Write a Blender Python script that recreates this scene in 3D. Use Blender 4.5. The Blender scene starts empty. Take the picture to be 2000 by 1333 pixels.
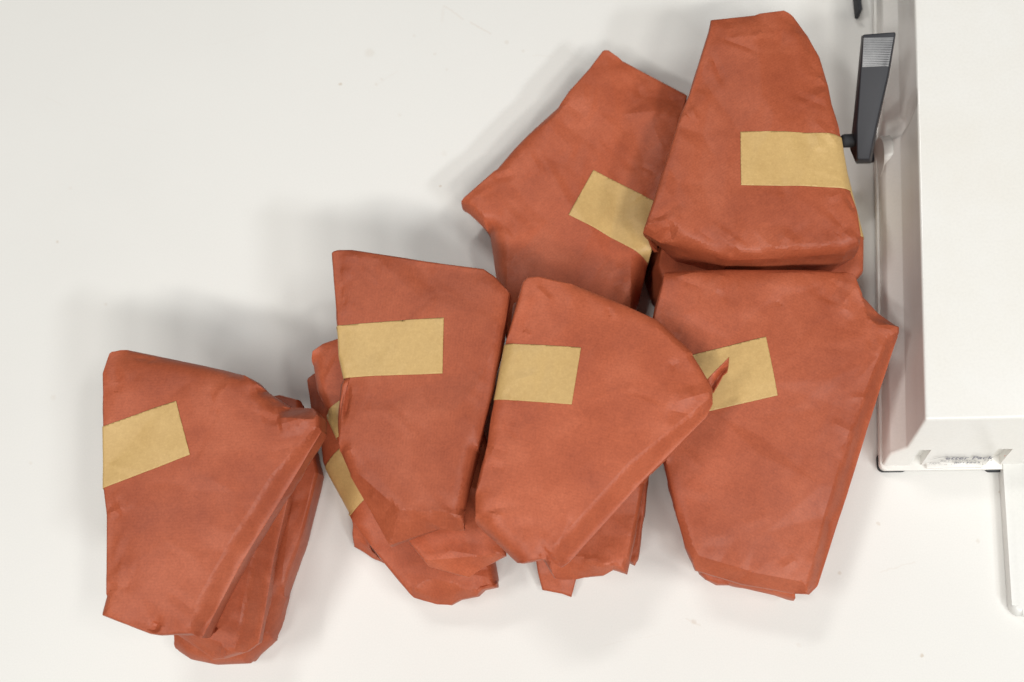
import bpy, bmesh, math, random
import numpy as np
from mathutils import Vector, Matrix, noise
from mathutils.bvhtree import BVHTree
from mathutils.geometry import delaunay_2d_cdt

scene = bpy.context.scene
col = scene.collection

# ------------------------------------------------------------------ camera
CAM = Vector((0.08, -0.25, 0.93))          # held over the counter, looking down and a little forward
FPX = 1944.0                               # 35 mm lens on a 2000 px wide frame
cam_data = bpy.data.cameras.new('camera')
cam = bpy.data.objects.new('camera', cam_data)
col.objects.link(cam)
cam.location = CAM
zax = CAM.normalized()
xax = Vector((0, 1, 0)).cross(zax).normalized()
yax = zax.cross(xax).normalized()
ROT = Matrix((xax, yax, zax)).transposed()
cam.rotation_euler = ROT.to_euler()
cam_data.sensor_width = 36.0
cam_data.lens = FPX / 2000 * 36
cam_data.clip_start = 0.01
cam_data.clip_end = 50
cam_data.dof.use_dof = True
cam_data.dof.focus_distance = 0.855
cam_data.dof.aperture_fstop = 4.0
scene.camera = cam

# ------------------------------------------------------------------ world and lamps
world = bpy.data.worlds.new('World')
scene.world = world
world.use_nodes = True
bg = world.node_tree.nodes['Background']
bg.inputs[0].default_value = (1.0, 0.98, 0.95, 1)
bg.inputs[1].default_value = 0.02

def lamp(name, loc, aim, sx, sy, power, color):
    d = bpy.data.lights.new(name, 'AREA')
    d.shape = 'RECTANGLE'
    d.size, d.size_y = sx, sy
    d.energy = power
    d.color = color
    o = bpy.data.objects.new(name, d)
    col.objects.link(o)
    o.location = loc
    o.rotation_euler = (Vector(loc) - Vector(aim)).to_track_quat('Z', 'Y').to_euler()
    return o

WARM, NEUTRAL, COOL = (1.0, 0.98, 0.94), (1.0, 0.985, 0.96), (0.95, 0.98, 1.0)
for lx, ly, pw, cl in ((-1.5, -2.6, 42, NEUTRAL), (-2.3, -0.5, 42, NEUTRAL), (2.5, -0.5, 36, NEUTRAL),
                       (0.2, -3.2, 56, WARM), (1.7, -2.9, 60, WARM), (3.4, -3.1, 78, COOL), (-0.9, 2.1, 36, NEUTRAL)):      # the ceiling fittings of the room
    lamp('ceiling_fitting', (lx, ly, 4.2), (lx * 0.3, ly * 0.2, 0), 1.15, 0.34, pw, cl)

scene.view_settings.view_transform = 'Standard'
scene.view_settings.look = 'None'
scene.view_settings.exposure = 0.17
scene.view_settings.gamma = 1.0
scene.render.engine = 'CYCLES'
scene.cycles.use_denoising = True
scene.cycles.max_bounces = 8

# ------------------------------------------------------------------ helpers
def px(x, y, z=0.0):
    """a point of the photograph, at height z above the counter, as a place in the room"""
    d = ROT @ Vector((x - 1000.0, 666.5 - y, -FPX))
    t = (z - CAM.z) / d.z
    return CAM + d * t

def tag(o, label=None, cat=None, group=None, kind=None):
    if label: o['label'] = label
    if cat: o['category'] = cat
    if group: o['group'] = group
    if kind: o['kind'] = kind
    return o

def empty(name, loc):
    o = bpy.data.objects.new(name, None)
    o.empty_display_size = 0.03
    col.objects.link(o)
    o.location = loc
    return o

def mesh_obj(name, verts, faces, mat, parent=None, smooth=True, origin=None):
    me = bpy.data.meshes.new(name)
    org = Vector(origin) if origin is not None else (parent.location.copy() if parent else Vector((0, 0, 0)))
    me.from_pydata([tuple(Vector(v) - org) for v in verts], [], faces)
    me.validate()
    if smooth:
        me.polygons.foreach_set('use_smooth', [True] * len(me.polygons))
    me.materials.append(mat)
    o = bpy.data.objects.new(name, me)
    col.objects.link(o)
    if parent:
        o.parent = parent
    else:
        o.location = org
    return o

def bm_obj(name, bm, mat, parent=None, smooth=True):
    bmesh.ops.recalc_face_normals(bm, faces=bm.faces[:])
    org = parent.location if parent else Vector((0, 0, 0))
    p = parent
    while p is not None and p.parent is not None:
        p = p.parent; org = org + p.location
    for v in bm.verts: v.co -= org
    me = bpy.data.meshes.new(name)
    bm.to_mesh(me); bm.free()
    me.materials.append(mat)
    if smooth:
        me.polygons.foreach_set('use_smooth', [True] * len(me.polygons))
        try: me.set_sharp_from_angle(angle=math.radians(38))
        except Exception: pass
    o = bpy.data.objects.new(name, me)
    col.objects.link(o)
    o.parent = parent
    return o

# ------------------------------------------------------------------ materials
def new_mat(name):
    m = bpy.data.materials.new(name)
    m.use_nodes = True
    nt = m.node_tree
    b = nt.nodes['Principled BSDF']
    return m, nt, b

def node(nt, typ, **kw):
    n = nt.nodes.new(typ)
    for k, v in kw.items():
        if k.startswith('i_'):
            key = k[2:]
            n.inputs[int(key) if key.isdigit() else key].default_value = v
        else:
            setattr(n, k, v)
    return n

def noise_tex(nt, vec, scale, detail=4, rough=0.55):
    n = node(nt, 'ShaderNodeTexNoise')
    n.inputs['Scale'].default_value = scale
    n.inputs['Detail'].default_value = detail
    n.inputs['Roughness'].default_value = rough
    nt.links.new(vec, n.inputs['Vector'])
    return n

def ramp(nt, fac, stops):
    r = node(nt, 'ShaderNodeValToRGB')
    e = r.color_ramp.elements
    e[0].position, e[0].color = stops[0][0], (*stops[0][1], 1)
    e[1].position, e[1].color = stops[-1][0], (*stops[-1][1], 1)
    for p, c in stops[1:-1]:
        k = e.new(p); k.color = (*c, 1)
    nt.links.new(fac, r.inputs[0])
    return r

def mixc(nt, a, b, fac, mode='MIX'):
    m = node(nt, 'ShaderNodeMix', data_type='RGBA', blend_type=mode)
    for sock, val in ((m.inputs[0], fac), (m.inputs[6], a), (m.inputs[7], b)):
        if hasattr(val, 'is_linked') or hasattr(val, 'links'):
            nt.links.new(val, sock)
        elif isinstance(val, (int, float)):
            sock.default_value = val
        else:
            sock.default_value = (*val, 1)
    return m.outputs[2]

def paper_material(name, dark, mid, light, fibre, rough=0.62, bump=0.12, vary=0.10, rib=1.0):
    m, nt, b = new_mat(name)
    tc = node(nt, 'ShaderNodeTexCoord')
    oi = node(nt, 'ShaderNodeObjectInfo')
    off = node(nt, 'ShaderNodeVectorMath', operation='ADD')
    nt.links.new(tc.outputs['Object'], off.inputs[0])
    nt.links.new(oi.outputs['Location'], off.inputs[1])
    vec = off.outputs[0]
    big = noise_tex(nt, vec, 19, 6, 0.62)
    c1 = ramp(nt, big.outputs['Fac'], [(0.30, dark), (0.52, mid), (0.74, light)])
    small = noise_tex(nt, vec, 260, 4, 0.7)
    r2 = ramp(nt, small.outputs['Fac'], [(0.30, (0.90, 0.88, 0.86)), (0.55, (1, 1, 1)), (0.75, (1.06, 1.06, 1.06))])
    c2 = mixc(nt, c1.outputs[0], r2.outputs[0], 0.75, 'MULTIPLY')
    fib = noise_tex(nt, vec, 620, 3, 0.65)
    r3 = ramp(nt, fib.outputs['Fac'], [(0.25, fibre), (0.55, (1, 1, 1)), (0.8, (1.14, 1.16, 1.18))])
    c3 = mixc(nt, c2, r3.outputs[0], 0.8, 'MULTIPLY')
    wv = node(nt, 'ShaderNodeTexWave')
    wv.inputs['Scale'].default_value = 130; wv.inputs['Distortion'].default_value = 1.2; wv.inputs['Detail'].default_value = 2
    rotv = node(nt, 'ShaderNodeVectorRotate'); rotv.rotation_type = 'Z_AXIS'
    ang = node(nt, 'ShaderNodeMath', operation='MULTIPLY'); ang.inputs[1].default_value = 6.28
    nt.links.new(oi.outputs['Random'], ang.inputs[0]); nt.links.new(ang.outputs[0], rotv.inputs['Angle'])
    nt.links.new(vec, rotv.inputs['Vector']); nt.links.new(rotv.outputs[0], wv.inputs['Vector'])
    rw = ramp(nt, wv.outputs['Fac'], [(0.0, (0.975, 0.972, 0.97)), (1.0, (1.012, 1.012, 1.012))])
    c3 = mixc(nt, c3, rw.outputs[0], rib, 'MULTIPLY')
    hsv = node(nt, 'ShaderNodeHueSaturation')
    mr = node(nt, 'ShaderNodeMapRange')
    mr.inputs[3].default_value = 1 - vary; mr.inputs[4].default_value = 1 + vary
    nt.links.new(oi.outputs['Random'], mr.inputs[0])
    nt.links.new(mr.outputs[0], hsv.inputs['Value'])
    nt.links.new(c3, hsv.inputs['Color'])
    nt.links.new(hsv.outputs[0], b.inputs['Base Color'])
    b.inputs['Roughness'].default_value = rough
    b.inputs['Specular IOR Level'].default_value = 0.36
    bp = node(nt, 'ShaderNodeBump')
    bp.inputs['Strength'].default_value = bump
    bp.inputs['Distance'].default_value = 0.0006
    mid_n = noise_tex(nt, vec, 420, 5, 0.7)
    nt.links.new(mid_n.outputs['Fac'], bp.inputs['Height'])
    nt.links.new(bp.outputs[0], b.inputs['Normal'])
    return m

M_PAPER = paper_material('red_kraft_paper', (0.345, 0.073, 0.030), (0.425, 0.098, 0.041), (0.500, 0.130, 0.061), (0.78, 0.74, 0.71), 0.50, 0.04, 0.09)
M_TAPE = paper_material('tan_gummed_tape', (0.545, 0.352, 0.135), (0.575, 0.380, 0.150), (0.605, 0.408, 0.168), (0.93, 0.92, 0.90), 0.45, 0.04, 0.03, 0.3)

def plastic(name, color, rough, grime=None, amount=0.0, spec=0.5):
    m, nt, b = new_mat(name)
    tc = node(nt, 'ShaderNodeTexCoord')
    n = noise_tex(nt, tc.outputs['Object'], 9, 6, 0.65)
    n2 = noise_tex(nt, tc.outputs['Object'], 420, 3, 0.6)
    if grime:
        r = ramp(nt, n.outputs['Fac'], [(0.35, color), (0.75, tuple(c * (1 - amount) + g * amount for c, g in zip(color, grime)))])
        r2 = ramp(nt, n2.outputs['Fac'], [(0.3, (0.95, 0.95, 0.95)), (0.6, (1, 1, 1))])
        nt.links.new(mixc(nt, r.outputs[0], r2.outputs[0], 0.7, 'MULTIPLY'), b.inputs['Base Color'])
    else:
        b.inputs['Base Color'].default_value = (*color, 1)
    rr = node(nt, 'ShaderNodeMapRange')
    rr.inputs[3].default_value = rough * 0.8; rr.inputs[4].default_value = rough * 1.3
    nt.links.new(n.outputs['Fac'], rr.inputs[0])
    nt.links.new(rr.outputs[0], b.inputs['Roughness'])
    b.inputs['Specular IOR Level'].default_value = spec
    bp = node(nt, 'ShaderNodeBump')
    bp.inputs['Strength'].default_value = 0.05; bp.inputs['Distance'].default_value = 0.0004
    nt.links.new(n2.outputs['Fac'], bp.inputs['Height'])
    nt.links.new(bp.outputs[0], b.inputs['Normal'])
    return m

M_CASE = plastic('ivory_plastic', (0.83, 0.82, 0.785), 0.20, (0.70, 0.64, 0.52), 0.25)
M_CASE_DARK = plastic('ivory_plastic_seam', (0.72, 0.69, 0.61), 0.35, (0.42, 0.33, 0.18), 0.7)
M_GREY = plastic('charcoal_plastic', (0.024, 0.025, 0.031), 0.42, (0.04, 0.04, 0.045), 0.7, 0.25)
M_WORN = plastic('worn_grey_rib', (0.16, 0.165, 0.175), 0.45, (0.62, 0.62, 0.62), 1.0)
M_RUBBER = plastic('black_rubber', (0.025, 0.027, 0.032), 0.7)
M_INK = plastic('dark_print', (0.20, 0.20, 0.24), 0.6)
M_INK_PALE = plastic('grey_print', (0.42, 0.41, 0.40), 0.6)
M_INK_RED = plastic('red_print', (0.70, 0.25, 0.18), 0.6)
M_TRAY = plastic('white_tray_plastic', (0.80, 0.80, 0.77), 0.3, (0.7, 0.68, 0.6), 0.2)

def counter_material():
    m, nt, b = new_mat('white_laminate')
    geo = node(nt, 'ShaderNodeNewGeometry')
    pos = geo.outputs['Position']
    n1 = noise_tex(nt, pos, 3.0, 6, 0.6)
    c = ramp(nt, n1.outputs['Fac'], [(0.3, (0.742, 0.733, 0.700)), (0.7, (0.772, 0.763, 0.730))]).outputs[0]
    n2 = noise_tex(nt, pos, 700, 2, 0.5)
    c = mixc(nt, c, ramp(nt, n2.outputs['Fac'], [(0.3, (0.965, 0.965, 0.965)), (0.7, (1, 1, 1))]).outputs[0], 1.0, 'MULTIPLY')
    wob = noise_tex(nt, pos, 160, 3, 0.6)
    # crumbs and faint stains worn into the sheet
    spots = [(665, 165, 4, .5), (722, 104, 12, .13), (112, 472, 3.5, .35), (860, 364, 3, .45), (808, 70, 4, .12), (850, 106, 4, .14),
             (990, 83, 5, .16), (1022, 101, 4, .14), (206, 596, 4, .15), (1640, 1120, 4, .30), (1800, 1281, 4, .45), (1952, 960, 3, .35),
             (104, 778, 7, .10), (735, 165, 4, .14), (746, 154, 4, .12), (872, 136, 4, .12), (138, 368, 5, .08), (1355, 1215, 5, .22),
             (1716, 1024, 4, .25), (1910, 1058, 4, .2), (60, 905, 4, .12), (780, 225, 5, .08), (868, 300, 7, .08), (1560, 1260, 5, .1)]
    lines = [(868, 12, 905, 38, 2.2, .16), (918, 44, 958, 66, 2.4, .20), (735, 166, 775, 140, 2.0, .07), (866, 14, 864, 42, 4, .07),
             (1040, 108, 1080, 111, 2, .08), (1340, 1210, 1368, 1222, 2, .14), (1720, 1118, 1786, 1098, 1.6, .10), (200, 240, 330, 262, 1.5, .03),
             (90, 190, 120, 205, 2, .05), (400, 90, 520, 60, 1.4, .03), (1180, 1260, 1300, 1238, 1.5, .04)]
    def add_mark(dist, r, amt, colr):
        nonlocal c
        mr = node(nt, 'ShaderNodeMapRange', interpolation_type='SMOOTHSTEP')
        mr.inputs[1].default_value = r * 0.35; mr.inputs[2].default_value = r
        mr.inputs[3].default_value = amt; mr.inputs[4].default_value = 0
        nt.links.new(dist, mr.inputs[0])
        c = mixc(nt, c, colr, mr.outputs[0])
    wv = node(nt, 'ShaderNodeVectorMath', operation='MULTIPLY_ADD')
    nt.links.new(wob.outputs['Color'], wv.inputs[0])
    wv.inputs[1].default_value = (0.004, 0.004, 0)
    nt.links.new(pos, wv.inputs[2])
    for x, y, r, a in spots:
        d = node(nt, 'ShaderNodeVectorMath', operation='DISTANCE')
        nt.links.new(wv.outputs[0], d.inputs[0])
        p = px(x, y); d.inputs[1].default_value = (p.x + .002, p.y + .002, 0)
        add_mark(d.outputs['Value'], r * 0.0006, a, (0.46, 0.34, 0.22))
    for x0, y0, x1, y1, w, a in lines:
        p, q = px(x0, y0), px(x1, y1)
        ab = q - p; L2 = ab.length_squared
        s = node(nt, 'ShaderNodeVectorMath', operation='SUBTRACT')
        nt.links.new(wv.outputs[0], s.inputs[0]); s.inputs[1].default_value = (p.x + .002, p.y + .002, 0)
        dt = node(nt, 'ShaderNodeVectorMath', operation='DOT_PRODUCT')
        nt.links.new(s.outputs[0], dt.inputs[0]); dt.inputs[1].default_value = (ab.x / L2, ab.y / L2, 0)
        cl = node(nt, 'ShaderNodeClamp'); nt.links.new(dt.outputs['Value'], cl.inputs[0])
        sc_ = node(nt, 'ShaderNodeVectorMath', operation='SCALE')
        sc_.inputs[0].default_value = (ab.x, ab.y, 0); nt.links.new(cl.outputs[0], sc_.inputs['Scale'])
        d = node(nt, 'ShaderNodeVectorMath', operation='DISTANCE')
        nt.links.new(s.outputs[0], d.inputs[0]); nt.links.new(sc_.outputs[0], d.inputs[1])
        add_mark(d.outputs['Value'], w * 0.0006, a, (0.55, 0.42, 0.32))
    nt.links.new(c, b.inputs['Base Color'])
    rr = node(nt, 'ShaderNodeMapRange')
    rr.inputs[3].default_value = 0.34; rr.inputs[4].default_value = 0.5
    nt.links.new(n1.outputs['Fac'], rr.inputs[0]); nt.links.new(rr.outputs[0], b.inputs['Roughness'])
    b.inputs['Specular IOR Level'].default_value = 0.35
    return m
M_COUNTER = counter_material()

# ------------------------------------------------------------------ the counter
bm = bmesh.new()
bmesh.ops.create_cube(bm, size=1.0, matrix=Matrix.Translation((0.05, 0.05, -0.015)) @ Matrix.Diagonal((1.9, 1.5, 0.03, 1)))
counter = bm_obj('counter', bm, M_COUNTER, smooth=False)
tag(counter, 'white laminate counter top with faint stains and crumbs', 'counter', kind='structure')

# ------------------------------------------------------------------ wrapped packages
def seg_dist(P, a, b):
    ab = b - a
    t = np.clip(((P - a) @ ab) / max(ab @ ab, 1e-12), 0, 1)
    return np.linalg.norm(P - (a + t[:, None] * ab), axis=1), t

def inside(P, poly):
    r = np.zeros(len(P), bool)
    j = len(poly) - 1
    for i in range(len(poly)):
        xi, yi = poly[i]; xj, yj = poly[j]
        c = ((yi > P[:, 1]) != (yj > P[:, 1]))
        with np.errstate(divide='ignore', invalid='ignore'):
            xin = (xj - xi) * (P[:, 1] - yi) / (yj - yi) + xi
        r ^= c & (P[:, 0] < xin)
        j = i
    return r

def crumple_field(lo, hi, spacing, rng):
    """a random faceted sheet, like crumpled paper, to be read by dropping rays on it"""
    pts = []
    x = lo[0] - spacing
    while x < hi[0] + spacing:
        y = lo[1] - spacing
        while y < hi[1] + spacing:
            pts.append(Vector((x + rng.uniform(-.45, .45) * spacing, y + rng.uniform(-.45, .45) * spacing)))
            y += spacing
        x += spacing
    v, e, f, *_ = delaunay_2d_cdt(pts, [], [], 0, 1e-6)
    vz = [(p.x, p.y, rng.uniform(-1, 1)) for p in v]
    return BVHTree.FromPolygons(vz, f)

def read_field(tree, P):
    out = np.zeros(len(P))
    dn = Vector((0, 0, -1))
    for i, (x, y) in enumerate(P):
        h = tree.ray_cast(Vector((x, y, 10)), dn)
        if h[0] is not None: out[i] = h[0].z
    return out

GROUP = 'red paper packages piled on the counter'

def package(label, outline, zt, zb, w=0.0024, drop=0.005, prof='round', b=0.006, over=None, tilt=(0, 0), bulge=0.003,
            crumple=0.0008, edge_crumple=0.0015, ridges=(), tapes=(), auto=38, seed=1, sp=0.0019, wall_rows=9, dz=None, wob=0.0004):
    """over: {edge index: dict(w, drop, prof, b)}; edge i runs from outline[i] to outline[i+1]"""
    rng = random.Random(seed)
    over = over or {}
    n = len(outline)
    # small handling creases: short straight folds, most of them running in from the rim
    ox = sum(p[0] for p in outline) / n; oy = sum(p[1] for p in outline) / n
    n_auto, auto = auto, []
    for q in range(n_auto):
        i = rng.randrange(n); t = rng.random()
        bx_ = outline[i][0] + (outline[(i + 1) % n][0] - outline[i][0]) * t
        by_ = outline[i][1] + (outline[(i + 1) % n][1] - outline[i][1]) * t
        k0 = rng.uniform(0.03, 0.16) if q < n_auto * 0.74 else rng.uniform(0.3, 0.8)
        sx_, sy_ = bx_ + (ox - bx_) * k0, by_ + (oy - by_) * k0
        an = math.atan2(oy - by_, ox - bx_) + rng.uniform(-1.1, 1.1)
        ln = rng.uniform(18, 75) if q < n_auto * 0.74 else rng.uniform(60, 150)
        am = rng.choice((-1, 1)) * rng.uniform(0.35, 1.05) * (1.0 if q < n_auto * 0.74 else 0.4)
        auto.append((sx_, sy_, sx_ + ln * math.cos(an), sy_ + ln * math.sin(an), am, rng.uniform(4, 9), rng.choice((0, 0, -1, 1))))
    ridges = list(ridges) + auto
    E = [dict(dict(w=w, drop=drop, prof=prof, b=b), **over.get(i, {})) for i in range(n)]
    for e in E:
        if not isinstance(e['w'], tuple): e['w'] = (e['w'], e['w'])
        if not isinstance(e['drop'], tuple): e['drop'] = (e['drop'], e['drop'])
    vd = [max(E[i]['drop'][0], E[i - 1]['drop'][1]) for i in range(n)]
    base = [px(x, y, zt) for x, y in outline]
    cx = sum(p.x for p in base) / n; cy = sum(p.y for p in base) / n
    def plane(X, Y): return zt + tilt[0] * (X - cx) + tilt[1] * (Y - cy)
    V = []
    for i, (x, y) in enumerate(outline):
        z = plane(base[i].x, base[i].y) - vd[i]
        if dz and i in dz: z += dz[i]
        p = px(x, y, z); V.append((p.x, p.y))
    V = np.array(V)
    area = 0.5 * np.sum(V[:, 0] * np.roll(V[:, 1], -1) - np.roll(V[:, 0], -1) * V[:, 1])
    # boundary samples
    B, Bb, Bn = [], [], []
    for i in range(n):
        a, c = V[i], V[(i + 1) % n]
        L = np.linalg.norm(c - a); k = max(1, int(round(L / sp)))
        d = (c - a) / max(L, 1e-9)
        nr = np.array([d[1], -d[0]]) * (1 if area > 0 else -1)
        for q in range(k):
            t = q / k
            p = a + (c - a) * t
            s = math.sin(math.pi * t) ** 0.7 if L > 0.03 else 0
            p = p + nr * noise.noise(Vector((p[0] * 34, p[1] * 34, seed * 7.3))) * wob * s
            B.append(p)
            pb = E[i - 1]['b']; nb = E[(i + 1) % n]['b']; bb = E[i]['b']
            f0 = max(0, 0.5 - t * L / 0.03); f1 = max(0, 0.5 - (1 - t) * L / 0.03)
            Bb.append(bb * (1 - f0 - f1) + pb * f0 + nb * f1 if f0 + f1 <= 1 else bb)
            Bn.append(nr)
    B = np.array(B); Bn = np.array(Bn); Bb = np.array(Bb)
    for _ in range(6):
        Bn = Bn + 0.5 * (np.roll(Bn, 1, 0) + np.roll(Bn, -1, 0))
        Bn /= np.linalg.norm(Bn, axis=1)[:, None]
    lo, hi = V.min(0), V.max(0)
    gx = np.arange(lo[0], hi[0], sp); gy = np.arange(lo[1], hi[1], sp * 0.87)
    G = np.array([(x + (0.5 * sp if j % 2 else 0) + rng.uniform(-.12, .12) * sp, y + rng.uniform(-.12, .12) * sp) for j, y in enumerate(gy) for x in gx])
    G = G[inside(G, B)]
    dm = np.full(len(G), 9.0)
    for i in range(n):
        dm = np.minimum(dm, seg_dist(G, V[i], V[(i + 1) % n])[0])
    G = G[dm > 0.0036 + 0.6 * sp]
    # rows of points along the rims and folds, so that creases run straight and crisp
    rows_ = [B - Bn * d for d in (0.0007, 0.0015, 0.0025, 0.0036)]
    rim = np.vstack(rows_)
    need = np.repeat([0.0007, 0.0015, 0.0025, 0.0036], len(B)) * 0.8
    rd = np.full(len(rim), 9.0)
    for i in range(n):
        rd = np.minimum(rd, seg_dist(rim, V[i], V[(i + 1) % n])[0])
    rim = rim[(rd >= need) & inside(rim, B)]
    folds = []
    fold_edges = []
    for i in range(n):
        if max(E[i]['w']) >= 0.008:
            a, c = V[i], V[(i + 1) % n]
            d = (c - a) / np.linalg.norm(c - a); inn = np.array([-d[1], d[0]]) * (1 if area > 0 else -1)
            k = int(np.linalg.norm(c - a) / sp) + 2
            q = np.array([a + (c - a) * t + inn * (E[i]['w'][0] + (E[i]['w'][1] - E[i]['w'][0]) * t) for t in np.linspace(0, 1, k)])
            folds.append(q)
    for r in ridges:
        a, c = px(r[0], r[1], zt), px(r[2], r[3], zt)
        k = int((c - a).length / sp) + 2
        folds.append(np.array([(a.x + (c.x - a.x) * t, a.y + (c.y - a.y) * t) for t in np.linspace(0, 1, k)]))
    if folds:
        F = np.vstack(folds)
        run = np.concatenate([np.full(len(q), k) for k, q in enumerate(folds)])
        idx = np.arange(len(F))
        fd = np.full(len(F), 9.0)
        for i in range(n):
            fd = np.minimum(fd, seg_dist(F, V[i], V[(i + 1) % n])[0])
        sel = inside(F, B) & (fd > 0.0045)
        F = F[sel]; run = run[sel]; idx = idx[sel]
        if len(F):
            keep = np.ones(len(G), bool)
            for q in range(0, len(F), 200):
                dd = np.linalg.norm(G[:, None, :] - F[None, q:q + 200, :], axis=2).min(1)
                keep &= dd > 0.7 * sp
            G = np.vstack([G[keep], F])
            g0 = len(G) - len(F)
            fold_edges = [(g0 + k, g0 + k + 1) for k in range(len(F) - 1) if run[k] == run[k + 1] and idx[k + 1] == idx[k] + 1]
    G = np.vstack([G, rim])
    nb = len(B)
    P0 = [Vector((p[0], p[1])) for p in B] + [Vector((p[0], p[1])) for p in G]
    v2, e2, f2, ov, *_ = delaunay_2d_cdt(P0, [(i, (i + 1) % nb) for i in range(nb)] + [(nb + a, nb + c) for a, c in fold_edges], [], 1, 1e-7)
    P = np.array([(p.x, p.y) for p in v2])
    ids = {}
    for k, o in enumerate(ov):
        for q in o:
            if q < nb: ids[q] = k
    # height of the top sheet
    Z = plane(P[:, 0], P[:, 1])
    dmin = np.full(len(P), 9.0); fall = np.zeros(len(P))
    for i in range(n):
        d, t = seg_dist(P, V[i], V[(i + 1) % n])
        dmin = np.minimum(dmin, d)
        q = np.clip(1 - d / (E[i]['w'][0] + (E[i]['w'][1] - E[i]['w'][0]) * t), 0, 1)
        dr = E[i]['drop'][0] + (E[i]['drop'][1] - E[i]['drop'][0]) * t
        if E[i]['prof'] == 'round': f = 1 - np.sqrt(np.maximum(0, 1 - q * q))
        elif E[i]['prof'] == 'band': f = 0.25 * q + 0.75 * q * q * (3 - 2 * q)
        else: f = 0.85 * q + 0.15 * q * q
        fall = np.maximum(fall, dr * f)
    R = dmin.max()
    Z = Z + bulge * (1 - (1 - np.clip(dmin / R, 0, 1)) ** 2) - fall
    edge_mask = np.exp(-(dmin / 0.028) ** 2)
    damp = np.clip(dmin / 0.006, 0.25, 1)
    c1 = read_field(crumple_field(lo, hi, 0.048, rng), P)
    c2 = read_field(crumple_field(lo, hi, 0.020, rng), P)
    msk = np.array([max(0.0, noise.noise(Vector((p[0] * 14, p[1] * 14, seed * 3.1))) * 1.6 + 0.15) for p in P])
    sm = np.array([noise.noise(Vector((p[0] * 22, p[1] * 22, seed * 1.7))) for p in P])
    Z = Z + damp * (c1 * crumple * 2.4 + sm * crumple * 0.4 + c2 * (edge_crumple * 0.7 * edge_mask + crumple * 0.8 * msk))
    for r in ridges:
        x0, y0, x1, y1, amp, wd = r[:6]
        side = r[6] if len(r) > 6 else 0
        a = px(x0, y0, zt); c = px(x1, y1, zt)
        a = np.array((a.x, a.y)); c = np.array((c.x, c.y))
        d, t = seg_dist(P, a, c)
        prof_ = np.clip(1 - d / (wd * 0.001), 0, 1)
        fade = np.clip(np.minimum(t, 1 - t) * 5, 0, 1) * 0.75 + 0.25
        g = amp * 0.001 * prof_ * fade * np.clip(dmin / 0.0035, 0, 1)
        if side and abs(amp) > 5:
            dd = c - a
            sg = (P[:, 0] - a[0]) * dd[1] - (P[:, 1] - a[1]) * dd[0]
            g = np.where(sg * side > 0, g, 0)
        Z = Z + g
    # soften the folds a little
    tri = np.array([f for f in f2 if len(f) == 3])
    ed = np.vstack([tri[:, [0, 1]], tri[:, [1, 2]], tri[:, [2, 0]]])
    ed = np.vstack([ed, ed[:, ::-1]])
    cnt = np.bincount(ed[:, 0], minlength=len(P)).astype(float)
    for _ in range(0):
        av = np.bincount(ed[:, 0], weights=Z[ed[:, 1]], minlength=len(P)) / np.maximum(cnt, 1)
        Z = 0.9 * Z + 0.1 * av
    verts = [(P[k, 0], P[k, 1], Z[k]) for k in range(len(P))]
    faces = []
    for f in f2:
        a_, b_, c_ = (P[q] for q in f[:3])
        cr = (b_[0] - a_[0]) * (c_[1] - a_[1]) - (b_[1] - a_[1]) * (c_[0] - a_[0])
        faces.append(tuple(f) if cr > 0 else tuple(reversed(f)))
    # side walls, tucked under towards the base
    ring = [ids[i] for i in range(nb)]
    prev = ring
    arc = np.concatenate([[0], np.cumsum(np.linalg.norm(np.diff(B, axis=0), axis=1))])
    wf = crumple_field((-0.02, -0.02), (arc[-1] + 0.02, 0.09), 0.019, rng)
    wf2 = crumple_field((-0.02, -0.02), (arc[-1] + 0.02, 0.09), 0.009, rng)
    for k in range(1, wall_rows + 1):
        u = k / wall_rows
        cur = []
        hh = u * (zt - zb)
        q1 = read_field(wf, [(x, hh) for x in arc]); q2 = read_field(wf2, [(x, hh) for x in arc])
        for i in range(nb):
            z0 = Z[ring[i]]
            crk = (q1[i] * 0.0016 + q2[i] * 0.0006) * math.sin(math.pi * min(1, u * 1.02))
            off = 0.0012 * math.sin(math.pi * u) + crk - Bb[i] * u ** 1.3
            p = P[ring[i]] + Bn[i] * off
            cur.append(len(verts)); verts.append((p[0], p[1], z0 + (zb - z0) * u))
        for i in range(nb):
            j = (i + 1) % nb
            q = (prev[i], cur[i], cur[j], prev[j])
            faces.append(q if area > 0 else q[::-1])
        prev = cur
    faces.append(tuple(reversed(prev)) if area > 0 else tuple(prev))
    root = empty('wrapped_package', (cx, cy, zb))
    tag(root, label, 'package', GROUP)
    wr = mesh_obj('wrapper', verts, faces, M_PAPER, root)
    try: wr.data.set_sharp_from_angle(angle=math.radians(11))
    except Exception: pass
    for tp in tapes:
        add_tape(root, wr, tp, zt, zb)
    return root

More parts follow.
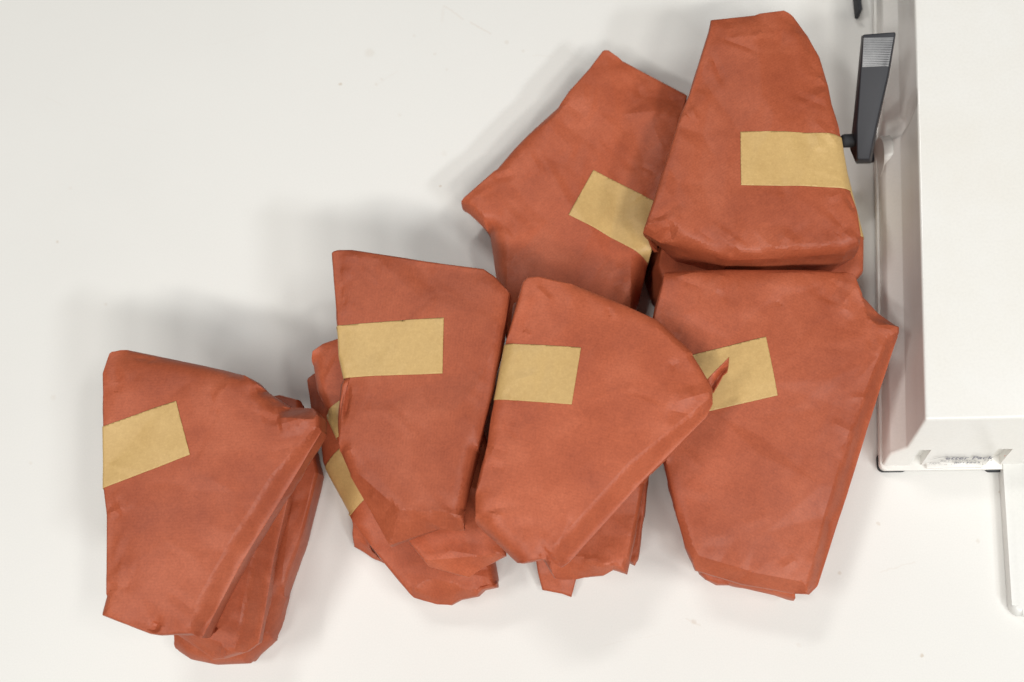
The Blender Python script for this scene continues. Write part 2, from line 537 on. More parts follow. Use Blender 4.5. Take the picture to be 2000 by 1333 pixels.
def add_tape(root, wr, tp, zt, zb):
    """a strip cut from the wrapper's own surface and lifted off it: two long edges and one torn end"""
    (a, b_), (c, d), z = tp['top'], tp['bottom'], tp.get('z', zt)
    org = root.location
    A, B_, Cc, D = (px(*q, z) - org for q in (a, b_, c, d))
    mid = (A + B_ + Cc + D) / 4
    bm = bmesh.new()
    bm.from_mesh(wr.data)
    def cut(p, q):
        t = (q - p); nrm = Vector((t.y, -t.x, 0)).normalized()
        if nrm.dot(mid - p) > 0: nrm = -nrm
        bmesh.ops.bisect_plane(bm, geom=bm.verts[:] + bm.edges[:] + bm.faces[:], plane_co=p, plane_no=nrm, clear_outer=True)
    cut(A, B_); cut(Cc, D); cut(A, Cc)
    if tp.get('far'): cut(B_, D)
    bm.normal_update()
    kill = [f for f in bm.faces if f.normal.z < -0.75]
    bmesh.ops.delete(bm, geom=kill, context='FACES')
    loose = [v for v in bm.verts if not v.link_faces]
    bmesh.ops.delete(bm, geom=loose, context='VERTS')
    bm.normal_update()
    for f in bm.faces: f.material_index = 0
    # even the sheet: tape is stiffer than the paper beneath
    for v in bm.verts:
        wk = noise.noise(Vector((v.co.x * 55, v.co.y * 55, zt * 90))) * 0.5 + 0.5
        v.co += v.normal * (0.00025 + 0.0005 * wk * wk)
    me = bpy.data.meshes.new('tape'); bm.to_mesh(me); bm.free()
    me.materials.clear(); me.materials.append(M_TAPE)
    o = bpy.data.objects.new('tape', me); col.objects.link(o); o.parent = root
    s = o.modifiers.new('thickness', 'SOLIDIFY'); s.thickness = 0.0003; s.offset = 1
    return o

def sheet(name, parent, rows, mat, sub=3, thick=0.0006, crump=0.0006, seed=1):
    """a loose flap of paper from a small grid of (x, y, z) places"""
    org = parent.location
    bm = bmesh.new()
    g = [[bm.verts.new(px(*p) - org) for p in r] for r in rows]
    for i in range(len(g) - 1):
        for j in range(len(g[0]) - 1):
            bm.faces.new((g[i][j], g[i][j + 1], g[i + 1][j + 1], g[i + 1][j]))
    bmesh.ops.subdivide_edges(bm, edges=bm.edges[:], cuts=2 ** sub - 1, use_grid_fill=True, smooth=0.0)
    bmesh.ops.recalc_face_normals(bm, faces=bm.faces[:])
    for v in bm.verts:
        v.co += v.normal * noise.noise(Vector((v.co.x * 60 + seed, v.co.y * 60, v.co.z * 60))) * crump * 2
    me = bpy.data.meshes.new(name); bm.to_mesh(me); bm.free()
    me.polygons.foreach_set('use_smooth', [True] * len(me.polygons))
    me.materials.append(mat)
    o = bpy.data.objects.new(name, me); col.objects.link(o); o.parent = parent
    s = o.modifiers.new('thickness', 'SOLIDIFY'); s.thickness = thick; s.offset = 0
    return o

# ---- left stack (three packages)
package('lowest package of the leftmost stack, its rounded end lying on the counter',
        [(420, 860), (560, 850), (612, 880), (622, 925), (591, 1051), (560, 1169), (538, 1252), (490, 1296), (427, 1299), (377, 1289), (350, 1271), (342, 1245), (330, 1150), (380, 980)],
        0.046, 0.0005, w=0.0024, drop=0.005, seed=11, auto=9, over={5: dict(w=.02, drop=.02), 6: dict(w=.03, drop=.024), 7: dict(w=.028, drop=.022), 8: dict(w=.024, drop=.02), 9: dict(w=.02, drop=.02)},
        ridges=[(490, 1296, 470, 1240, 1.5, 8), (575, 960, 545, 1180, 1.0, 7)])
package('middle package of the leftmost stack, pale folded end showing beneath the top one',
        [(330, 820), (548, 772), (584, 782), (588, 800), (580, 900), (564, 969), (534, 1096), (517, 1198), (505, 1256), (482, 1273), (435, 1286), (415, 1288), (348, 1241), (300, 1190), (290, 1000)],
        0.090, 0.047, w=0.0024, drop=0.005, seed=12, auto=9,
        over={4: dict(w=.014, drop=.018, prof='band'), 5: dict(w=.014, drop=.018, prof='band'), 6: dict(w=.014, drop=.018, prof='band'), 7: dict(w=.014, drop=.018, prof='band'), 8: dict(w=(.014, .008), drop=(.018, .012), prof='band'), 9: dict(w=(.006, .010), drop=.010),
              10: dict(w=(.010, .018), drop=(.010, .016), prof='flat'), 11: dict(w=(.018, .006), drop=(.016, .010), prof='flat')},
        ridges=[(462, 1268, 482, 1272, 1.6, 5), (482, 1160, 484, 1262, 1.4, 6), (552, 1018, 546, 1044, 2.0, 5)])
P1 = package('top package of the leftmost stack, tape wrapped round its left edge',
        [(203, 732), (217, 688), (259, 686), (408, 717), (477, 734), (502, 747), (524, 767), (572, 798), (611, 798), (628, 816), (628, 843), (566, 947), (477, 1091), (427, 1185), (395, 1247), (376, 1239), (316, 1242), (295, 1239),
         (200, 1202), (210, 1165), (211, 1007), (205, 957), (204, 838)],
        0.136, 0.091, w=0.0024, drop=0.005, seed=3, bulge=0.004, crumple=0.0007,
        over={2: dict(w=.03, drop=.014), 3: dict(w=.03, drop=.014), 4: dict(w=.02), 6: dict(w=.016, drop=.016), 7: dict(w=.012, drop=.012, prof='flat'), 9: dict(w=.004, drop=.008),
              10: dict(w=(.004, .014), drop=(.008, .012), prof='band'), 11: dict(w=.014, drop=.012, prof='band'), 12: dict(w=.014, drop=.012, prof='band'), 13: dict(w=(.014, .008), drop=(.012, .009), prof='band'),
              14: dict(w=.006), 18: dict(w=.008)},
        ridges=[(545, 832, 585, 822, 3.2, 12), (525, 770, 545, 830, -3.0, 12), (585, 798, 600, 830, 1.4, 10), (210, 1005, 245, 990, 1.4, 6), (212, 985, 238, 1010, -1.2, 6),
                (297, 1238, 305, 1215, -2.2, 7), (305, 1240, 318, 1222, 1.4, 5), (376, 1238, 400, 1215, -2.0, 8), (400, 1020, 470, 1050, 0.7, 14), (260, 1100, 330, 1060, 0.6, 18), (230, 700, 420, 740, .5, 12)],
        tapes=[dict(top=((347, 785), (204, 833)), bottom=((376, 890), (206, 953)))])

# ---- middle stack
b_pkg = package('lowest package under the slanting flap, long tape round its shadowed left shoulder',
        [(600, 742), (616, 730), (700, 720), (860, 860), (965, 1080), (974, 1133), (970, 1147), (943, 1153), (932, 1164), (898, 1171), (880, 1182), (854, 1181), (809, 1168), (750, 1100), (719, 1061), (684, 1003), (634, 909), (626, 850), (608, 800)],
        0.050, 0.0005, w=0.0024, drop=0.005, seed=21, auto=9, tilt=(0, 0),
        over={4: dict(w=.01, drop=.02), 8: dict(w=(.004, .010), drop=(.006, .012), prof='flat'), 9: dict(w=(.010, .019), drop=(.012, .016), prof='flat'), 10: dict(w=(.019, .021), drop=(.016, .017), prof='flat'), 11: dict(w=(.021, .008), drop=(.017, .010), prof='flat'), 15: dict(w=.03, drop=.022), 14: dict(w=.016), 16: dict(w=.03, drop=.02)},
        ridges=[(938, 1105, 945, 1152, -3.0, 8), (955, 1100, 962, 1146, 1.2, 6), (925, 1150, 936, 1164, -1.5, 5), (700, 1010, 760, 1095, .8, 8)],
        tapes=[dict(top=((760, 800), (650, 893)), bottom=((800, 905), (686, 1003)), z=0.045)])
a_pkg = package('middle package under the slanting flap, its corner showing left of the top package',
        [(611, 687), (635, 670), (680, 655), (900, 690), (968, 930), (988, 1086), (977, 1092), (941, 1111), (916, 1128), (838, 1107), (796, 1057), (735, 985), (668, 880), (658, 857), (644, 812), (622, 769), (615, 719)],
        0.094, 0.052, w=0.0024, drop=0.005, seed=22, auto=9, over={6: dict(w=(.004, .010), drop=(.006, .011), prof='flat'), 7: dict(w=(.010, .017), drop=(.011, .014), prof='flat'), 8: dict(w=(.017, .005), drop=(.014, .007), prof='flat'), 1: dict(w=.010), 14: dict(w=.014, drop=.02), 15: dict(w=.016, drop=.02)},
        ridges=[(870, 1075, 985, 1092, 1.8, 9), (845, 1100, 880, 1075, 1.0, 9), (620, 730, 650, 800, 1.2, 8)],
        tapes=[dict(top=((740, 740), (657, 797)), bottom=((760, 820), (660, 860)), z=0.085)])
P2 = package('top package with a pointed slanting flap at its lower left corner',
        [(648, 494), (662, 490), (690, 490), (832, 512), (946, 527), (969, 543), (996, 573), (978, 690), (964, 763), (935, 885), (909, 996), (907, 1037), (898, 1038), (852, 1035), (806, 1050), (761, 1066), (740, 1028), (685, 928), (668, 888), (662, 858), (668, 790), (674, 748), (663, 700), (661, 658), (655, 584)],
        0.138, 0.095, w=0.0024, drop=0.005, seed=4, bulge=0.003, crumple=0.0007, b=0.008,
        over={6: dict(w=.013), 7: dict(w=.013), 8: dict(w=.014), 9: dict(w=.012, drop=.014), 10: dict(w=.006), 11: dict(w=.006, drop=.010), 12: dict(w=(.012, .014), drop=(.011, .013), prof='flat'), 13: dict(w=(.014, .021), drop=(.013, .017), prof='flat', b=.002), 14: dict(w=(.021, .026), drop=(.017, .019), prof='flat', b=.002), 15: dict(w=(.030, .023), drop=(.019, .016), prof='flat', b=.002),
              16: dict(w=(.023, .006), drop=(.016, .008), prof='flat', b=.004), 17: dict(w=.014, drop=.013), 20: dict(w=.004), 21: dict(w=.005)},
        ridges=[(690, 880, 806, 1004, 0.7, 9), (806, 1004, 896, 1002, 0.8, 7), (825, 1012, 860, 1032, 1.6, 6), (878, 1004, 860, 1034, -2.0, 9), (896, 1002, 904, 1034, 1.2, 6), (690, 878, 668, 885, 1.6, 6), (679, 752, 671, 818, -3.5, 4), (672, 560, 668, 620, .9, 7), (668, 500, 710, 508, 1.0, 8), (930, 545, 975, 575, .8, 8)],
        tapes=[dict(top=((868, 623), (664, 636)), bottom=((865, 731), (664, 739)))])
# the gaping edge of its wrapper, below the tape
sheet('wrapper_edge', P2, [[(684, 738, .1375), (674, 744, .137), (668, 752, .128)], [(672, 778, .135), (664, 790, .134), (661, 800, .124)], [(671, 812, .132), (663, 815, .130), (661, 830, .122)], [(664, 852, .128), (662, 858, .126), (663, 868, .118)]], M_PAPER, 2, seed=5)
sheet('flap', b_pkg, [[(686, 1008, .034), (700, 1030, .026), (730, 1075, .022)], [(690, 1042, .018), (702, 1060, .016), (735, 1088, .012)], [(691, 1069, .006), (706, 1079, .005), (750, 1101, .004)]], M_PAPER, 3, seed=8, crump=.002)

# ---- third stack
h_pkg = package('lowest package of the stack under the tilted front package, thin shaded edge at right',
        [(1020, 640), (1180, 660), (1270, 900), (1262, 984), (1254, 1036), (1247, 1093), (1240, 1105), (1228, 1098), (1140, 1100), (1040, 1070), (1005, 960)],
        0.046, 0.0005, seed=31, auto=9, over={5: dict(w=.004)}, ridges=[(1230, 1100, 1246, 1092, 2, 5)])
sheet('flap', h_pkg, [[(1044, 1080, .020), (1085, 1085, .020), (1130, 1090, .019)], [(1051, 1118, .014), (1090, 1122, .015), (1127, 1124, .013)], [(1059, 1153, .007), (1098, 1160, .008), (1116, 1167, .006)]], M_PAPER, 3, seed=9, crump=.0012)
package('package directly under the tilted front package, squared tip poking out below it',
        [(1003, 594), (1015, 590), (1150, 640), (1290, 880), (1259, 948), (1240, 1051), (1230, 1102), (1225, 1123), (1198, 1114), (1178, 1124), (1152, 1126), (1127, 1132), (1098, 1133), (1083, 1130), (1062, 1095), (978, 960), (972, 800), (996, 660)],
        0.090, 0.047, w=0.008, drop=0.012, seed=32, auto=9, over={7: dict(w=.004, drop=.01), 8: dict(w=(.004, .009), drop=(.006, .011), prof='flat'), 9: dict(w=(.009, .013), drop=(.011, .013), prof='flat'), 10: dict(w=(.013, .018), drop=(.013, .015), prof='flat'), 11: dict(w=.018, drop=.015, prof='flat'), 12: dict(w=(.018, .007), drop=(.015, .008), prof='flat'), 4: dict(w=.005), 5: dict(w=.004)},
        ridges=[(1110, 1098, 1186, 1110, 1.8, 8), (1186, 1110, 1160, 1085, 1.0, 8), (1130, 1112, 1150, 1126, 1.2, 5), (1198, 1114, 1190, 1060, .9, 7)])
P3 = package('tilted front package with a torn paper tip at its right corner',
        [(1007, 602), (1020, 553), (1030, 543), (1053, 541), (1124, 558), (1226, 599), (1282, 625), (1351, 688), (1354, 697), (1392, 762), (1392, 790), (1379, 816), (1257, 938), (1114, 1096), (1096, 1109), (1076, 1096), (1058, 1094), (1022, 1101), (1010, 1100), (931, 1025), (928, 969), (951, 872), (966, 780), (987, 673)],
        0.146, 0.104, w=0.0024, drop=0.005, seed=6, bulge=0.004, crumple=0.0007, b=.007,
        over={4: dict(w=.014), 5: dict(w=.012), 6: dict(w=.007), 8: dict(w=.008), 9: dict(w=.005, drop=.008), 10: dict(w=(.005, .010), drop=(.008, .010), prof='band'), 11: dict(w=(.010, .017), drop=(.010, .013), prof='band'), 12: dict(w=.017, drop=.013, prof='band'), 13: dict(w=(.017, .011), drop=(.013, .010), prof='band'),
              14: dict(w=(.011, .006), drop=(.010, .008), prof='band'), 15: dict(w=.008), 17: dict(w=.010), 18: dict(w=.016, drop=.015), 19: dict(w=.014), 21: dict(w=.012), 22: dict(w=.012)},
        ridges=[(1315, 788, 1390, 765, 2.2, 9), (1300, 800, 1362, 812, -2.2, 12), (1330, 830, 1372, 800, 1.2, 9), (1150, 690, 1180, 720, .5, 16), (1058, 1092, 1072, 1076, -2.2, 9), (1000, 640, 1030, 560, .6, 9), (935, 1030, 1010, 1090, .7, 8)],
        tapes=[dict(top=((1135, 682), (990, 672)), bottom=((1117, 793), (964, 780)))])
sheet('paper_tip', P3, [[(1381, 742, .130), (1386, 762, .126), (1393, 768, .131)], [(1400, 722, .134), (1404, 738, .127), (1412, 734, .135)], [(1424, 698, .141), (1423, 714, .135), (1420, 728, .139)]], M_PAPER, 2, seed=4, crump=.0004)

# ---- right stack
package('lower package at right, only its thin end showing under the large package',
        [(1330, 640), (1640, 640), (1700, 700), (1680, 830), (1590, 1120), (1553, 1161), (1551, 1173), (1425, 1143), (1401, 1143), (1378, 1133), (1367, 1122), (1352, 1090), (1307, 957), (1300, 905)],
        0.042, 0.0005, w=0.0024, drop=0.005, seed=41, auto=9, over={6: dict(w=.010, drop=.012), 11: dict(w=.02)}, ridges=[(1400, 1140, 1408, 1120, 1.6, 6)])
P4 = package('large package beside the white machine, lower right, with its pinched corner pointing right',
        [(1275, 621), (1298, 533), (1420, 528), (1561, 529), (1640, 533), (1669, 539), (1685, 579), (1715, 612), (1753, 639), (1753, 659), (1745, 681), (1693, 841), (1656, 962), (1596, 1146), (1580, 1162), (1551, 1160), (1450, 1141), (1359, 1114), (1338, 1070), (1320, 1004), (1300, 910), (1278, 760)],
        0.093, 0.043, tilt=(0, 0.085), w=0.0024, drop=0.005, seed=7, bulge=0.004, crumple=0.0009, edge_crumple=.002, b=.007,
        over={1: dict(w=.018, drop=.012), 2: dict(w=.02, drop=.012), 3: dict(w=.016, drop=.012), 6: dict(w=(.003, .014), drop=(.005, .013), prof='flat'), 7: dict(w=(.014, .004), drop=(.013, .012), prof='flat'), 8: dict(w=.004, drop=.012), 9: dict(w=(.004, .011), drop=(.012, .012), prof='band'), 10: dict(w=(.011, .016), drop=(.012, .013), prof='band'), 11: dict(w=.016, drop=.013, prof='band'),
              12: dict(w=(.016, .012), drop=(.013, .011), prof='band'), 13: dict(w=(.010, .005), drop=(.012, .008), prof='band'), 14: dict(w=.005), 15: dict(w=.010, drop=.012, prof='flat'), 16: dict(w=.011, drop=.012, prof='flat'), 17: dict(w=.008), 18: dict(w=.010), 19: dict(w=.010)},
        ridges=[(1320, 548, 1375, 535, 2.0, 10), (1395, 580, 1412, 540, 1.8, 9), (1412, 545, 1420, 600, -1.0, 10), (1610, 600, 1640, 555, -2.2, 11), (1640, 600, 1672, 560, 1.8, 10), (1650, 640, 1690, 590, -1.2, 12), (1698, 642, 1744, 650, 1.2, 9), (1280, 640, 1330, 655, -2.0, 14),
                (1690, 770, 1650, 925, .9, 7), (1515, 592, 1524, 604, -0.8, 4), (1450, 700, 1600, 760, .6, 20), (1360, 900, 1480, 880, .5, 22)],
        tapes=[dict(top=((1493, 663), (1350, 697)), bottom=((1517, 775), (1380, 806)))])

# ---- the two packages at the top
P5 = package('package lying diagonally behind the pile, its tape running under its neighbour',
        [(1178, 100), (1189, 101), (1216, 120), (1342, 187), (1330, 260), (1290, 390), (1275, 480), (1262, 530), (1232, 655), (988, 660), (958, 466), (903, 408), (901, 393), (970, 332), (1027, 269), (1090, 212), (1111, 181), (1149, 139)],
        0.056, 0.0005, w=0.0024, drop=0.005, seed=8, bulge=0.004, crumple=0.0010, edge_crumple=.002, b=.010, tilt=(0.0, 0.0),
        over={3: dict(b=.012), 4: dict(b=.012), 5: dict(b=.012), 6: dict(b=.012), 7: dict(w=.02, drop=.03, b=.012), 8: dict(w=.085, drop=.028), 9: dict(w=.018, drop=.028, b=.006), 10: dict(w=.010, drop=.016, b=.026), 11: dict(b=.03), 12: dict(b=.02), 2: dict(w=.016), 13: dict(w=.014), 14: dict(w=.012)},
        ridges=[(1230, 240, 1262, 330, -1.8, 20), (1270, 240, 1300, 300, 1.2, 14), (1190, 350, 1235, 310, -1.0, 20), (1175, 545, 1215, 520, 1.4, 9), (990, 500, 1010, 545, -1.4, 10), (1090, 214, 1112, 205, .9, 7), (970, 335, 1000, 330, .9, 7), (1195, 560, 1240, 545, 1.2, 7)],
        tapes=[dict(top=((1159, 335), (1300, 404)), bottom=((1111, 424), (1275, 508)))])
package('lower package at top right, olive tape and dark flank showing beside the machine',
        [(1400, 120), (1560, 90), (1625, 230), (1650, 330), (1671, 410), (1686, 470), (1685, 532), (1660, 560), (1300, 590), (1284, 520), (1300, 420), (1350, 260)],
        0.050, 0.0005, seed=51, auto=9, w=0.0024, drop=0.005, over={8: dict(b=-.008), 9: dict(b=-.012), 10: dict(b=-.008)}, tapes=[dict(top=((1560, 300), (1655, 340)), bottom=((1560, 430), (1692, 466)))])
P6 = package('topmost package at upper right, wide tape over its right edge near the grey lever',
        [(1388, 40), (1474, 31), (1530, 24), (1550, 34), (1578, 72), (1600, 111), (1615, 161), (1624, 209), (1635, 244), (1641, 265), (1659, 372), (1672, 407), (1678, 476), (1677, 486), (1650, 497), (1525, 507), (1421, 510), (1291, 475), (1256, 455), (1258, 446), (1278, 387), (1326, 231), (1345, 187), (1371, 102), (1383, 64)],
        0.112, 0.051, w=0.0024, drop=0.005, seed=9, bulge=0.005, crumple=0.0009, edge_crumple=.002, b=.012,
        over={0: dict(w=.014), 3: dict(w=.02), 4: dict(w=.02), 5: dict(w=.018), 9: dict(w=.016), 10: dict(w=.016), 12: dict(w=.008, drop=.012, b=.004), 13: dict(w=.009, drop=.012, b=.002), 14: dict(w=.008, drop=.012, b=.001), 15: dict(w=(.008, .009), drop=.012, b=.001), 16: dict(w=(.009, .016), drop=(.012, .015), b=.004), 17: dict(w=(.016, .004), drop=(.015, .008), prof='flat', b=.02), 18: dict(w=.004)},
        ridges=[(1258, 452, 1308, 441, 2.6, 10), (1308, 442, 1316, 470, -2.0, 9), (1365, 452, 1450, 505, -2.4, 10), (1385, 448, 1470, 508, 1.8, 9), (1345, 488, 1412, 500, 1.8, 6), (1300, 478, 1362, 486, -1.6, 6), (1645, 455, 1678, 480, 1.6, 8), (1598, 150, 1612, 165, 1.6, 7), (1585, 195, 1614, 178, 1.0, 7),
                (1326, 235, 1342, 226, 1.2, 6), (1575, 110, 1596, 150, -1.2, 10), (1622, 262, 1634, 246, 1.2, 5), (1400, 60, 1540, 50, .5, 14), (1590, 265, 1600, 300, 1.2, 8), (1650, 380, 1672, 410, -1.6, 5)],
        tapes=[dict(top=((1445, 262), (1641, 266)), bottom=((1446, 366), (1658, 371)))])

# ------------------------------------------------------------------ the white tape machine
H = 0.10
mroot = empty('tape_dispenser', px(1850, 700, 0))
tag(mroot, 'white plastic tape dispensing machine with a grey lever on its left side', 'machine')
def left_px(y): return 1706 + (1718 - 1706) * y / 922.0
NL = 260
ys = [905 - (905 + 330) * k / NL for k in range(NL + 1)]
prof = [(0.006, 1.0, 0.0), (0.031, 1.0, 0.0), (0.0335, 1.0, 0.0012), (0.0445, 1.0, 0.0105), (0.0465, 1.0, 0.0112), (0.075, 1, 0.0110), (H, 1.0, 0.0105)]
base_pts = [px(left_px(y), y, 0) for y in ys]
yb0, yb1 = base_pts[0].y, base_pts[-1].y
front_top = px(1808, 820, H)
front_bot = px(1735, 912, 0.012)
xr = px(1990, 915, 0).x
y_seam = px(1745, 252, 0.042).y
bm = bmesh.new()
loops = []
for z, _, inset in prof:
    f = (z - 0.006) / (H - 0.006)
    yf = front_bot.y + (front_top.y - front_bot.y) * f
    loop = []
    for k in range(NL + 1):
        t = k / NL
        y = yf + (yb1 - yf) * t
        s = (y - yb0) / (yb1 - yb0)
        xl = base_pts[0].x + (base_pts[-1].x - base_pts[0].x) * s
        ypix = 905 - 1235 * s
        groove = 0.0
        if 0.033 < z < 0.09:
            g = max(0.0, 1 - abs(y - y_seam) / 0.0095)
            groove = 0.0050 * min(1, g * 3.2)
        bow = 0.0
        loop.append((xl + inset + groove - bow * (z / H), y, z))
    loop.append((xr + 0.04 * max(0, f - 0.15), yb1, z)); loop.append((xr + 0.04 * max(0, f - 0.15), yf, z))
    loops.append([bm.verts.new(p) for p in loop])
for a, b2 in zip(loops, loops[1:]):
    m = len(a)
    for i in range(m):
        j = (i + 1) % m
        bm.faces.new((a[i], a[j], b2[j], b2[i]))
bm.faces.new(loops[-1]); bm.faces.new(loops[0][::-1])
bmesh.ops.recalc_face_normals(bm, faces=bm.faces[:])
def sharp(e): return len(e.link_faces) == 2 and e.calc_face_angle(0) > math.radians(50)
bmesh.ops.bevel(bm, geom=[e for e in bm.edges if sharp(e)], offset=0.0028, segments=4, affect='EDGES', profile=0.6)
case = bm_obj('housing', bm, M_CASE, mroot)
# recesses moulded into the sloping front
def recess(x0, x1):
    c = bmesh.new()
    pts = []
    for (xx, yy, zz) in ((x0, 916, 0.010), (x1, 916, 0.010), (x1, 874, 0.062), (x0, 874, 0.062)):
        pts.append(px(xx, yy, 0.0))
    xw0, xw1 = px(x0, 910, .02).x, px(x1, 910, .02).x
    yb_, yt_ = front_bot.y, front_bot.y + (front_top.y - front_bot.y) * 0.42
    v = []
    for yo in (-0.02, 0.0065):
        for (xx, zz, yy) in ((xw0, 0.0, front_bot.y), (xw1, 0.0, front_bot.y), (xw1, 0.042, yt_ - .0), (xw0, 0.042, yt_ - .0)):
            v.append(c.verts.new((xx, yy + yo, zz)))
    for f in ((0, 1, 2, 3), (7, 6, 5, 4), (0, 4, 5, 1), (1, 5, 6, 2), (2, 6, 7, 3), (3, 7, 4, 0)):
        c.faces.new([v[i] for i in f])
    bmesh.ops.recalc_face_normals(c, faces=c.faces[:])
    me = bpy.data.meshes.new('cutter'); c.to_mesh(me); c.free()
    return bpy.data.objects.new('cutter', me)
for x0, x1 in ((1783, 1806), (1934, 1962)):
    cu = recess(x0, x1); col.objects.link(cu)
    mod = case.modifiers.new('recess', 'BOOLEAN'); mod.object = cu; mod.operation = 'DIFFERENCE'; mod.solver = 'EXACT'
    # cutter lives in world space, the housing under its root
    bpy.context.view_layer.update()
    dg = bpy.context.evaluated_depsgraph_get()
    nm = bpy.data.meshes.new_from_object(case.evaluated_get(dg))
    case.modifiers.clear(); case.data = nm
    bpy.data.objects.remove(cu)
try: case.data.set_sharp_from_angle(angle=math.radians(38))
except Exception: pass

def rounded_slab(x0, x1, y0, y1, z0, z1, r, seg=6, bev=0.0015):
    bm = bmesh.new()
    pts = []
    for cx_, cy_, a0 in ((x1 - r, y1 - r, 0), (x0 + r, y1 - r, 90), (x0 + r, y0 + r, 180), (x1 - r, y0 + r, 270)):
        for k in range(seg + 1):
            a = math.radians(a0 + 90 * k / seg)
            pts.append((cx_ + r * math.cos(a), cy_ + r * math.sin(a)))
    lo_ = [bm.verts.new((x, y, z0)) for x, y in pts]; hi_ = [bm.verts.new((x, y, z1)) for x, y in pts]
    m = len(pts)
    for i in range(m): bm.faces.new((lo_[i], lo_[(i + 1) % m], hi_[(i + 1) % m], hi_[i]))
    top = bm.faces.new(hi_); bm.faces.new(lo_[::-1])
    bmesh.ops.bevel(bm, geom=list(top.edges), offset=bev, segments=3, affect='EDGES', profile=0.5)
    return bm
pf = px(1717, 921, 0.004)
bm = rounded_slab(pf.x, xr + 0.003, pf.y, yb1 + .002, 0.0042, 0.0100, 0.006)
for v in bm.verts:
    s = (v.co.y - yb0) / (yb1 - yb0)
    v.co.x += (base_pts[-1].x - base_pts[0].x) * s * max(0, (xr - v.co.x) / (xr - pf.x))
bm_obj('base', bm, M_CASE, mroot)
bx0, bx1 = px(1808, 912, .012).x, px(1918, 912, .012).x
bm = rounded_slab(bx0, bx1, pf.y + 0.001, pf.y + 0.012, 0.0102, 0.0145, 0.001, 3, .001)
bm_obj('front_lip', bm, M_CASE, mroot)
for fx, fy in ((1742, 921), (1950, 921), (1700, 300), (1960, 300)):
    p = px(fx, fy, 0)
    bm = rounded_slab(p.x - .013, p.x + .013, p.y - .001 if fy > 900 else p.y - .01, p.y + .016, 0.0, 0.0041, 0.005, 5, .0006)
    bm_obj('rubber_foot', bm, M_RUBBER, mroot)
# worn lower strip of the side, seam shelf and boss behind the lever
def cyl(p, q, r0, r1, seg=40):
    bm = bmesh.new()
    p, q = Vector(p), Vector(q)
    ax = (q - p).normalized(); u = ax.orthogonal().normalized(); w_ = ax.cross(u)
    A = [bm.verts.new(p + (u * math.cos(2 * math.pi * k / seg) + w_ * math.sin(2 * math.pi * k / seg)) * r0) for k in range(seg)]
    Bv = [bm.verts.new(q + (u * math.cos(2 * math.pi * k / seg) + w_ * math.sin(2 * math.pi * k / seg)) * r1) for k in range(seg)]
    for k in range(seg): bm.faces.new((A[k], A[(k + 1) % seg], Bv[(k + 1) % seg], Bv[k]))
    f1 = bm.faces.new(Bv); bm.faces.new(A[::-1])
    bmesh.ops.bevel(bm, geom=list(f1.edges), offset=0.003, segments=3, affect='EDGES', profile=0.5)
    return bm
yc = px(1700, 285, .045).y
xs = px(left_px(285), 285, 0).x
bm = cyl((xs + 0.004, yc, 0.018), (xs - 0.0035, yc, 0.018), 0.022, 0.019)
bm_obj('lever_boss', bm, M_CASE, mroot)

# lever
def lever_piece(outline_lo, outline_hi):
    bm = bmesh.new()
    lo_ = [bm.verts.new(p) for p in outline_lo]; hi_ = [bm.verts.new(p) for p in outline_hi]
    m = len(lo_)
    for i in range(m): bm.faces.new((lo_[i], lo_[(i + 1) % m], hi_[(i + 1) % m], hi_[i]))
    bm.faces.new(hi_); bm.faces.new(lo_[::-1])
    bmesh.ops.recalc_face_normals(bm, faces=bm.faces[:])
    bmesh.ops.bevel(bm, geom=bm.edges[:], offset=0.0011, segments=3, affect='EDGES', profile=0.5)
    return bm
def lz(y): return 0.128 + (0.070 - 0.128) * (y - 66) / (315 - 66)
hi = [(1686, 68), (1749, 63), (1734, 148), (1710, 252), (1698, 312), (1674, 312), (1674, 243), (1681, 140)]
lo = [(1682, 70), (1750, 66), (1737, 146), (1714, 250), (1702, 320), (1672, 321), (1659, 292), (1666, 235)]
hiw = [px(x, y, lz(y)) for x, y in hi]
low = [px(x, y, lz(y) - 0.015) for x, y in lo]
lev = bm_obj('lever', lever_piece(low, hiw), M_GREY, mroot)
bm = bmesh.new()
nr = 17
for k in range(nr):
    y = 76 + (130 - 76) * k / (nr - 1)
    xl = 1686.5 + (1684 - 1686.5) * k / (nr - 1); xr_ = 1744.5 + (1735 - 1744.5) * k / (nr - 1)
    z = lz(y)
    a = px(xl, y, z); c = px(xr_, y - 0.8, z)
    v = []
    for p in (a, c):
        for dy, dz_ in ((-0.00062, -0.0004), (-0.0003, 0.0008), (0.0003, 0.0008), (0.00062, -0.0004)):
            v.append(bm.verts.new(p + Vector((0, dy, dz_))))
    for i in range(3): bm.faces.new((v[i], v[i + 1], v[i + 5], v[i + 4]))
    bm.faces.new((v[0], v[1], v[2], v[3])); bm.faces.new((v[7], v[6], v[5], v[4]))
ribs = bm_obj('grip_ribs', bm, M_WORN, lev)
ribs['kind'] = 'stuff'
k1, k2 = px(1642, 276, .066), px(1666, 276, .066)
bm = cyl(Vector((k2.x, k1.y, k1.z)), Vector((k1.x, k1.y, k1.z)), 0.0062, 0.0062, 24)
bm_obj('pivot_pin', bm, M_RUBBER, mroot)
# dark fitting low on the side near the back
p0 = px(1680, 20, .02)
bm = rounded_slab(p0.x - .0015, p0.x + .0025, p0.y, p0.y + .06, 0.004, 0.020, 0.0015, 4, .001)
bm_obj('side_fitting', bm, M_RUBBER, mroot)

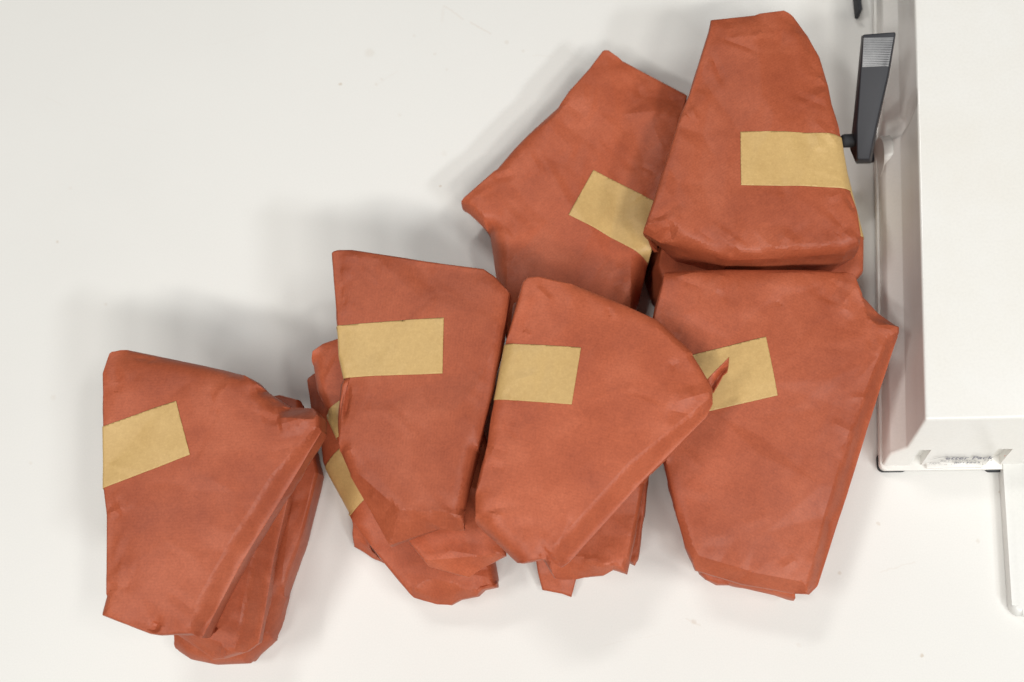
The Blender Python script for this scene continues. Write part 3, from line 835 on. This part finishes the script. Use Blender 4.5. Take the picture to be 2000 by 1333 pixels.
# printed label on the front
fn = Vector((0, -(H), (front_top.y - front_bot.y))).normalized()
up = Vector((0, front_top.y - front_bot.y, H)).normalized()
fm = Matrix((Vector((1, 0, 0)), up, fn)).transposed().to_4x4()
lab_root = None
def on_front(u, s, lift=0.0004):
    """u: metres along the front from its left edge line, s: metres up the slope"""
    return Vector((bx0 + u, front_bot.y, 0.010)) + up * s + fn * lift
def text(body, u, s, size, mat, wscale=1.0, bold=0.0):
    cu = bpy.data.curves.new('label_text', 'FONT')
    cu.body = body; cu.size = size; cu.space_character = 1.05; cu.offset = bold
    cu.extrude = 0.00005
    tmp = bpy.data.objects.new('tmp_text', cu); col.objects.link(tmp)
    bpy.context.view_layer.update()
    dg = bpy.context.evaluated_depsgraph_get()
    me = bpy.data.meshes.new_from_object(tmp.evaluated_get(dg))
    bpy.data.objects.remove(tmp)
    sh = Matrix.Diagonal((wscale, 1, 1, 1))
    me.transform(Matrix.Translation(on_front(u, s) - mroot.location) @ fm @ sh)
    me.materials.clear(); me.materials.append(mat)
    o = bpy.data.objects.new('label_text', me); col.objects.link(o); o.parent = mroot
    return o
text('etter Pack', 0.0125, 0.0165, 0.0090, M_INK, 1.02, 0.00012)
text('BETTERPACK   333', 0.0095, 0.0118, 0.0046, M_INK_PALE, 1.12)
text('8013665', 0.0225, 0.0072, 0.0050, M_INK, 1.25)
text('NO.        /', 0.0015, 0.0072, 0.0046, M_INK_PALE, 1.2)
text('V 115   Hz 60   A 1.5   MADE IN U.S.A.', 0.0008, 0.0030, 0.0036, M_INK_PALE, 0.80)
bm = bmesh.new()                                         # swoosh in front of the name and the label's outline
pv = None
for k in range(13):
    t = k / 12
    c_ = on_front(0.0000 + 0.0135 * t, 0.0165 + 0.0075 * math.sin(t * 1.5), 0.00045)
    w_ = up * (0.0002 + 0.0005 * math.sin(math.pi * t))
    cur = (bm.verts.new(c_ + w_), bm.verts.new(c_ - w_))
    if pv: bm.faces.new((pv[0], pv[1], cur[1], cur[0]))
    pv = cur
bm_obj('label_swoosh', bm, M_INK_PALE, mroot)
text("'", 0.0605, 0.0185, 0.008, M_INK_RED)

# ------------------------------------------------------------------ the white tray at the right edge
a = px(1977, 1203, 0.01); t_top = px(1972, 930, 0.01)
troot = empty('plastic_tray', (a.x + .1, a.y + .06, 0))
tag(troot, 'low white plastic tray cut off by the right edge in front of the machine', 'tray')
bm = rounded_slab(a.x, a.x + 0.2, a.y, t_top.y + .02, 0.0006, 0.011, 0.009, 8, .006)
bmesh.ops.rotate(bm, verts=bm.verts[:], cent=(a.x, a.y, 0), matrix=Matrix.Rotation(math.radians(-3.5), 3, 'Z'))
bm_obj('tray_body', bm, M_TRAY, troot)
